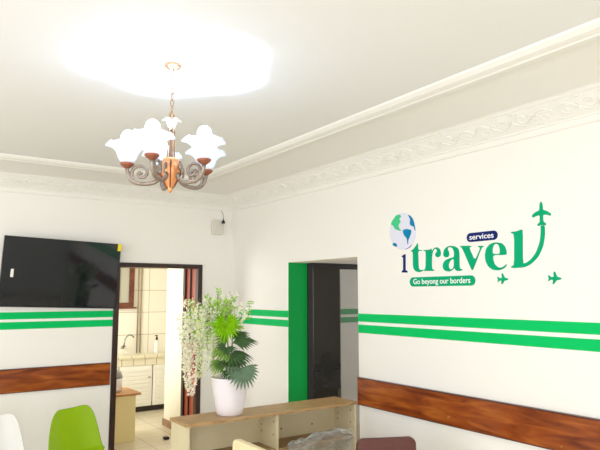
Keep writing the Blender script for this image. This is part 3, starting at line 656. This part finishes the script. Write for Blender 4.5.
for q in range(5):
    # angle measured from the camera-facing direction; the first arm points 24 degrees to one side
    a = ca+math.radians(-24+72*q)
    arm = bpy.data.objects.new('arm', None)
    bm = bmesh.new()
    tube(bm, bez((.04, 0, Zc(2.375)), (.06, 0, Zc(2.32)), (.10, 0, Zc(2.315)), (.15, 0, Zc(2.318)), 8)+bez((.15, 0, Zc(2.318)), (.188, 0, Zc(2.320)), (R_-.004, 0, Zc(2.345)), (R_, 0, Zc(2.398)), 9)[1:], .0108, 8)
    sp_ = []
    for j in range(30):
        b_ = -PI/2-.2+j*.32; r_ = .056*(1-j/34)
        sp_.append((.148-.0+r_*math.cos(b_), 0, Zc(2.372)+r_*math.sin(b_)))
    tube(bm, sp_, lambda t: .0098-.003*t, 7)
    ball(bm, (.148, 0, Zc(2.372)), .009)
    ball(bm, (.062, 0, Zc(2.40)), .012, (1, .7, 1.2)); tube(bm, bez((.045, 0, Zc(2.41)), (.07, 0, Zc(2.43)), (.085, 0, Zc(2.41)), (.075, 0, Zc(2.36)), 8), .006, 6)
    ao = Lc('arm', bm, M['bronze'], smooth=True); ao.rotation_euler = (0, 0, a)
    link('cup', lathe(bmesh.new(), [(.008, 0), (.014, .004), (.03, .016), (.036, .024), (.036, .03), (.02, .032)], 20, (R_, 0, Zc(2.394))), M['dcopper'], ao, smooth=True)
    # flower shade
    bm = bmesh.new(); n = 60; rings = []
    prof = [(.022, 0), (.034, .008), (.046, .028), (.055, .055), (.068, .078), (.086, .094), (.103, .103)]
    for pi_, (r, z) in enumerate(prof):
        f = max(0, (pi_-2)/4)
        rings.append([])
        for kk in range(n):
            an = 2*PI*kk/n; c5 = math.cos(5*an+.6); rr = r*(1+.13*f*f*c5); z2 = z-.010*f*f*c5
            rings[-1].append(bm.verts.new((R_+rr*math.cos(an), rr*math.sin(an), Zc(2.422)+z2)))
    for r0, r1 in zip(rings, rings[1:]):
        for kk in range(n): bm.faces.new((r0[kk], r0[(kk+1) % n], r1[(kk+1) % n], r1[kk]))
    sh = link('lamp_shade', bm, M['shade'], ao, smooth=True); sl = sh.modifiers.new('t', 'SOLIDIFY'); sl.thickness = .002
    bm = bmesh.new(); ball(bm, (R_, 0, Zc(2.422)+.138), .037, (1, 1, 1), 20); lathe(bm, [(.014, 0), (.014, .07), (.022, .106)], 16, (R_, 0, Zc(2.422)))
    bl = link('bulb', bm, M['bulb'], ao, smooth=True)
    # the lamp's own light: the bulb radiates up out of the open shade onto the ceiling, and softly all round
    for kind, e, zoff in (('SPOT', SPOT_W, .185), ('POINT', POINT_W, .19)):
        ld = bpy.data.lights.new('bulb_light', kind); ld.energy = e; ld.color = (.56, .73, 1); ld.shadow_soft_size = .02
        if kind == 'SPOT': ld.spot_size = math.radians(91); ld.spot_blend = .25
        lo = bpy.data.objects.new('bulb_light', ld); COL.objects.link(lo)
        lo.location = (CX+math.cos(a)*R_, CY+math.sin(a)*R_, 2.422+zoff); lo.rotation_euler = (PI, 0, 0)
# ================================================================ WALL LOGO (vinyl letters on the right wall)
def chaikin(p, n=1):
    for _ in range(n):
        o = []
        for i in range(len(p)):
            a, b_ = p[i], p[(i+1) % len(p)]
            if math.dist(a, b_) < .012: o += [((a[0]+b_[0])/2, (a[1]+b_[1])/2)]; continue
            o += [(a[0]*.82+b_[0]*.18, a[1]*.82+b_[1]*.18), (a[0]*.18+b_[0]*.82, a[1]*.18+b_[1]*.82)]
        p = o
    return p
def vinyl(name, loops, m, parent, depth=.003, base=0, smooth=1):
    """closed outlines in wall coordinates (y along the wall, z up); later loops are holes"""
    cu = bpy.data.curves.new(name, 'CURVE'); cu.dimensions = '2D'; cu.fill_mode = 'BOTH'; cu.extrude = depth/2
    for lp in loops:
        lp = chaikin(lp, smooth) if smooth else lp
        s = cu.splines.new('POLY'); s.points.add(len(lp)-1); s.use_cyclic_u = True
        for i, (y, z) in enumerate(lp): s.points[i].co = (-y, z, 0, 1)
    tmp = bpy.data.objects.new(name, cu); COL.objects.link(tmp)
    dg = bpy.context.evaluated_depsgraph_get(); me = bpy.data.meshes.new_from_object(tmp.evaluated_get(dg))
    bpy.data.objects.remove(tmp)
    # local x (right along the wall, = -y world), local y (up), local z (out of the wall, = -x world)
    me.transform(Matrix(((0, 0, -1, -base-depth/2), (-1, 0, 0, 0), (0, 1, 0, 0), (0, 0, 0, 1))))
    o = bpy.data.objects.new(name, me); COL.objects.link(o); me.materials.clear(); me.materials.append(m)
    if parent:
        o.parent = parent; o.location = -parent.location
    return o
def lettering(name, text, m, parent, y0, y1, z, size, base, depth=.001):
    cu = bpy.data.curves.new(name, 'FONT'); cu.body = text; cu.size = size; cu.extrude = depth/2; cu.align_y = 'CENTER'; cu.offset = .0006
    tmp = bpy.data.objects.new(name, cu); COL.objects.link(tmp)
    dg = bpy.context.evaluated_depsgraph_get(); me = bpy.data.meshes.new_from_object(tmp.evaluated_get(dg)); bpy.data.objects.remove(tmp)
    xs = [v.co.x for v in me.vertices]; k_ = (y0-y1)/(max(xs)-min(xs)); mn = min(xs)
    for v in me.vertices: v.co.x = (v.co.x-mn)*k_
    me.transform(Matrix(((0, 0, -1, -base-depth/2), (-1, 0, 0, y0), (0, 1, 0, z), (0, 0, 0, 1))))
    o = bpy.data.objects.new(name, me); COL.objects.link(o); me.materials.clear(); me.materials.append(m); o.parent = parent
    return o
D = {
't': [[(-3.125, 2.154), (-3.132, 2.149), (-3.131, 2.099), (-3.173, 2.096), (-3.173, 2.088), (-3.13, 2.091), (-3.132, 1.979), (-3.136, 1.946), (-3.158, 1.938), (-3.176, 1.942), (-3.179, 1.936), (-3.16, 1.925), (-3.127, 1.923), (-3.095, 1.933), (-3.076, 1.954), (-3.071, 1.982), (-3.074, 2.088), (-3.052, 2.091), (-3.052, 2.096), (-3.08, 2.109), (-3.108, 2.131)]] ,
'r': [[(-3.184, 2.094), (-3.255, 2.092), (-3.269, 2.101), (-3.274, 2.096), (-3.274, 2.077), (-3.296, 2.101), (-3.326, 2.108), (-3.356, 2.091), (-3.366, 2.06), (-3.358, 2.036), (-3.333, 2.028), (-3.311, 2.037), (-3.307, 2.056), (-3.321, 2.069), (-3.327, 2.081), (-3.318, 2.094), (-3.303, 2.094), (-3.285, 2.076), (-3.274, 2.042), (-3.27, 1.943), (-3.297, 1.934), (-3.297, 1.927), (-3.176, 1.931), (-3.176, 1.938), (-3.205, 1.945), (-3.212, 2.073), (-3.209, 2.084), (-3.183, 2.088)]] ,
'a': [[(-3.388, 2.051), (-3.394, 2.077), (-3.415, 2.099), (-3.454, 2.109), (-3.501, 2.102), (-3.533, 2.083), (-3.541, 2.05), (-3.538, 1.962), (-3.542, 1.934), (-3.565, 1.929), (-3.565, 1.923), (-3.535, 1.917), (-3.504, 1.922), (-3.491, 1.942), (-3.465, 1.924), (-3.436, 1.917), (-3.398, 1.925), (-3.379, 1.946), (-3.38, 1.976), (-3.401, 2.002), (-3.44, 2.015), (-3.49, 2.022), (-3.492, 2.06), (-3.481, 2.087), (-3.458, 2.099), (-3.436, 2.096), (-3.431, 2.082), (-3.442, 2.067), (-3.446, 2.04), (-3.431, 2.025), (-3.407, 2.024), (-3.391, 2.036)], [(-3.488, 2.011), (-3.459, 2.002), (-3.439, 1.977), (-3.437, 1.948), (-3.451, 1.932), (-3.475, 1.939), (-3.485, 1.957)]] ,
'v': [[(-3.547, 2.096), (-3.547, 2.102), (-3.653, 2.095), (-3.652, 2.088), (-3.63, 2.084), (-3.677, 1.988), (-3.725, 2.065), (-3.722, 2.08), (-3.706, 2.085), (-3.706, 2.091), (-3.76, 2.087), (-3.76, 2.081), (-3.739, 2.075), (-3.659, 1.921), (-3.645, 1.922), (-3.567, 2.086)]] ,
'e': [[(-3.865, 2.104), (-3.905, 2.096), (-3.931, 2.073), (-3.942, 2.042), (-3.943, 2.012), (-3.834, 2.018), (-3.832, 1.988), (-3.844, 1.953), (-3.875, 1.929), (-3.906, 1.931), (-3.938, 1.952), (-3.942, 1.947), (-3.919, 1.923), (-3.878, 1.911), (-3.829, 1.915), (-3.789, 1.94), (-3.767, 1.983), (-3.765, 2.022), (-3.776, 2.064), (-3.805, 2.093), (-3.838, 2.103)], [(-3.83, 2.026), (-3.888, 2.023), (-3.89, 2.057), (-3.882, 2.084), (-3.862, 2.096), (-3.842, 2.087), (-3.831, 2.061)]] ,
'l': [[(-3.982, 2.158), (-3.983, 2.166), (-4.029, 2.165), (-4.064, 2.175), (-4.074, 2.168), (-4.062, 1.949), (-4.085, 1.952), (-4.123, 1.973), (-4.162, 2.015), (-4.191, 2.075), (-4.204, 2.138), (-4.204, 2.187), (-4.234, 2.184), (-4.232, 2.123), (-4.214, 2.048), (-4.177, 1.986), (-4.124, 1.943), (-4.071, 1.923), (-3.97, 1.922), (-3.97, 1.933), (-3.997, 1.942), (-4.008, 2.148)]] ,
'plane': [[(-4.215, 2.342), (-4.224, 2.33), (-4.227, 2.31), (-4.226, 2.286), (-4.254, 2.276), (-4.277, 2.259), (-4.284, 2.246), (-4.276, 2.241), (-4.252, 2.251), (-4.226, 2.255), (-4.225, 2.21), (-4.242, 2.198), (-4.244, 2.186), (-4.237, 2.183), (-4.211, 2.189), (-4.185, 2.184), (-4.181, 2.192), (-4.186, 2.2), (-4.2, 2.208), (-4.203, 2.254), (-4.177, 2.251), (-4.154, 2.243), (-4.145, 2.248), (-4.149, 2.262), (-4.173, 2.277), (-4.202, 2.286), (-4.204, 2.313), (-4.207, 2.332)]] ,
'small': [[(-4.33, 1.844), (-4.319, 1.837), (-4.296, 1.836), (-4.277, 1.812), (-4.265, 1.811), (-4.272, 1.838), (-4.253, 1.839), (-4.24, 1.829), (-4.235, 1.831), (-4.243, 1.848), (-4.235, 1.867), (-4.244, 1.869), (-4.258, 1.856), (-4.277, 1.857), (-4.276, 1.889), (-4.286, 1.893), (-4.3, 1.856), (-4.32, 1.852)]] ,
'globe': [[(-3.116, 2.247), (-3.113, 2.28), (-3.104, 2.313), (-3.087, 2.343), (-3.065, 2.37), (-3.038, 2.391), (-3.007, 2.406), (-2.974, 2.413), (-2.94, 2.413), (-2.907, 2.406), (-2.877, 2.391), (-2.851, 2.368), (-2.831, 2.341), (-2.819, 2.309), (-2.814, 2.274), (-2.816, 2.239), (-2.827, 2.205), (-2.845, 2.174), (-2.869, 2.147), (-2.898, 2.127), (-2.93, 2.114), (-2.964, 2.108), (-2.997, 2.109), (-3.029, 2.118), (-3.057, 2.134), (-3.081, 2.156), (-3.099, 2.183), (-3.111, 2.214)]] ,
'land': [[(-2.892, 2.4), (-2.944, 2.404), (-2.956, 2.38), (-2.93, 2.368), (-2.952, 2.342), (-2.935, 2.33), (-2.921, 2.309), (-2.933, 2.284), (-2.958, 2.264), (-2.914, 2.274), (-2.875, 2.29), (-2.856, 2.32), (-2.831, 2.331), (-2.844, 2.358), (-2.871, 2.379)]] ,
'teal': [[(-2.971, 2.272), (-3.016, 2.277), (-3.065, 2.263), (-3.064, 2.236), (-3.045, 2.206), (-3.029, 2.181), (-3.026, 2.145), (-3.018, 2.155), (-3.013, 2.2), (-2.983, 2.225), (-2.971, 2.249)], [(-3.035, 2.393), (-3.063, 2.376), (-3.086, 2.351), (-3.098, 2.323), (-3.105, 2.291), (-3.111, 2.254), (-3.104, 2.251), (-3.093, 2.287), (-3.066, 2.297), (-3.048, 2.31), (-3.056, 2.35), (-3.038, 2.379)], [(-2.848, 2.172), (-2.878, 2.174), (-2.903, 2.154), (-2.896, 2.138), (-2.868, 2.145), (-2.847, 2.158)]] ,
'arc': [[(-2.979, 2.112), (-3.017, 2.12), (-3.048, 2.134), (-3.065, 2.149), (-3.061, 2.135), (-3.038, 2.121), (-3.008, 2.112)]] ,
'i': [[(-2.945, 2.058), (-2.982, 2.074), (-2.992, 2.071), (-2.988, 1.944), (-3.009, 1.936), (-3.009, 1.924), (-2.945, 1.926), (-2.945, 1.938), (-2.96, 1.945), (-2.964, 2.045)]] ,
'bs': [[(-3.613, 2.156), (-3.875, 2.15), (-3.749, 2.186), (-3.746, 2.123)]] ,
'ts': [[(-3.64, 2.145), (-3.84, 2.143), (-3.646, 2.169)]] ,
'bt': [[(-3.032, 1.85), (-3.673, 1.848), (-3.37, 1.885), (-3.367, 1.813)]] ,
'tt': [[(-3.072, 1.833), (-3.629, 1.837)]] ,
'sp2': [[(-3.95, 1.858), (-3.862, 1.857), (-3.911, 1.886), (-3.904, 1.816)]] ,
}
lg = thing('wall_logo', 'green and navy travel agency lettering with a globe on the right wall', 'sign', (0, -3.5, 2.0))
gl = vinyl('globe', D['globe'], M['logo_pale'], lg, .004, smooth=1)
def sub(name, loops, m, base=.004, smooth=1):
    o = vinyl(name, loops, m, None, .001, base, smooth); o.parent = gl; return o
for lp in D['land']: sub('continent', [lp], M['logo_land'])
for lp in D['teal']: sub('continent', [lp], M['logo_teal'])
sub('globe_rim', D['arc'], M['logo_violet'])
vinyl('letter_i', D['i'], M['logo_navy'], lg, smooth=0)
for c in 'trave': vinyl('letter_'+c, D[c], M['logo_green'], lg)
vinyl('letter_l', D['l'], M['logo_green'], lg)
vinyl('airplane_emblem', D['plane'], M['logo_green'], lg, .003, .0005)
bs = vinyl('services_badge', [[(-a, b) for a, b in rrect(3.613, 3.877, 2.122, 2.187, .032)]], M['logo_navy'], lg, smooth=0)
lettering('badge_text', 'services', M['logo_white'], bs, -3.638, -3.845, 2.155, .055, .003)
bt = vinyl('tagline_badge', [[(-a, b) for a, b in rrect(3.032, 3.675, 1.811, 1.884, .036)]], M['logo_green'], lg, smooth=0)
lettering('badge_text', 'Go beyong our borders', M['logo_white'], bt, -3.072, -3.632, 1.848, .058, .003)
def small_plane(label, cy, cz, rot, s=1.0):
    src = D['small'][0]; my = -4.285; mz = 1.85; c_, s_ = math.cos(rot), math.sin(rot); out = []
    for y, z in src:
        a, b_ = -(y-my)*s, (z-mz)*s; out.append((-(a*c_-b_*s_), a*s_+b_*c_))
    o = vinyl('airplane_decal', [out], M['logo_green'], None); o.location = (0, cy, cz)
    return tag(o, label, 'decal', 'small airplane decals beside the logo')
small_plane('small green airplane decal under the letter e, left of the other small one', -3.905, 1.853, .06, .95)
small_plane('small green airplane decal right of the logo, alone below the rising airplane', -4.285, 1.85, 0)
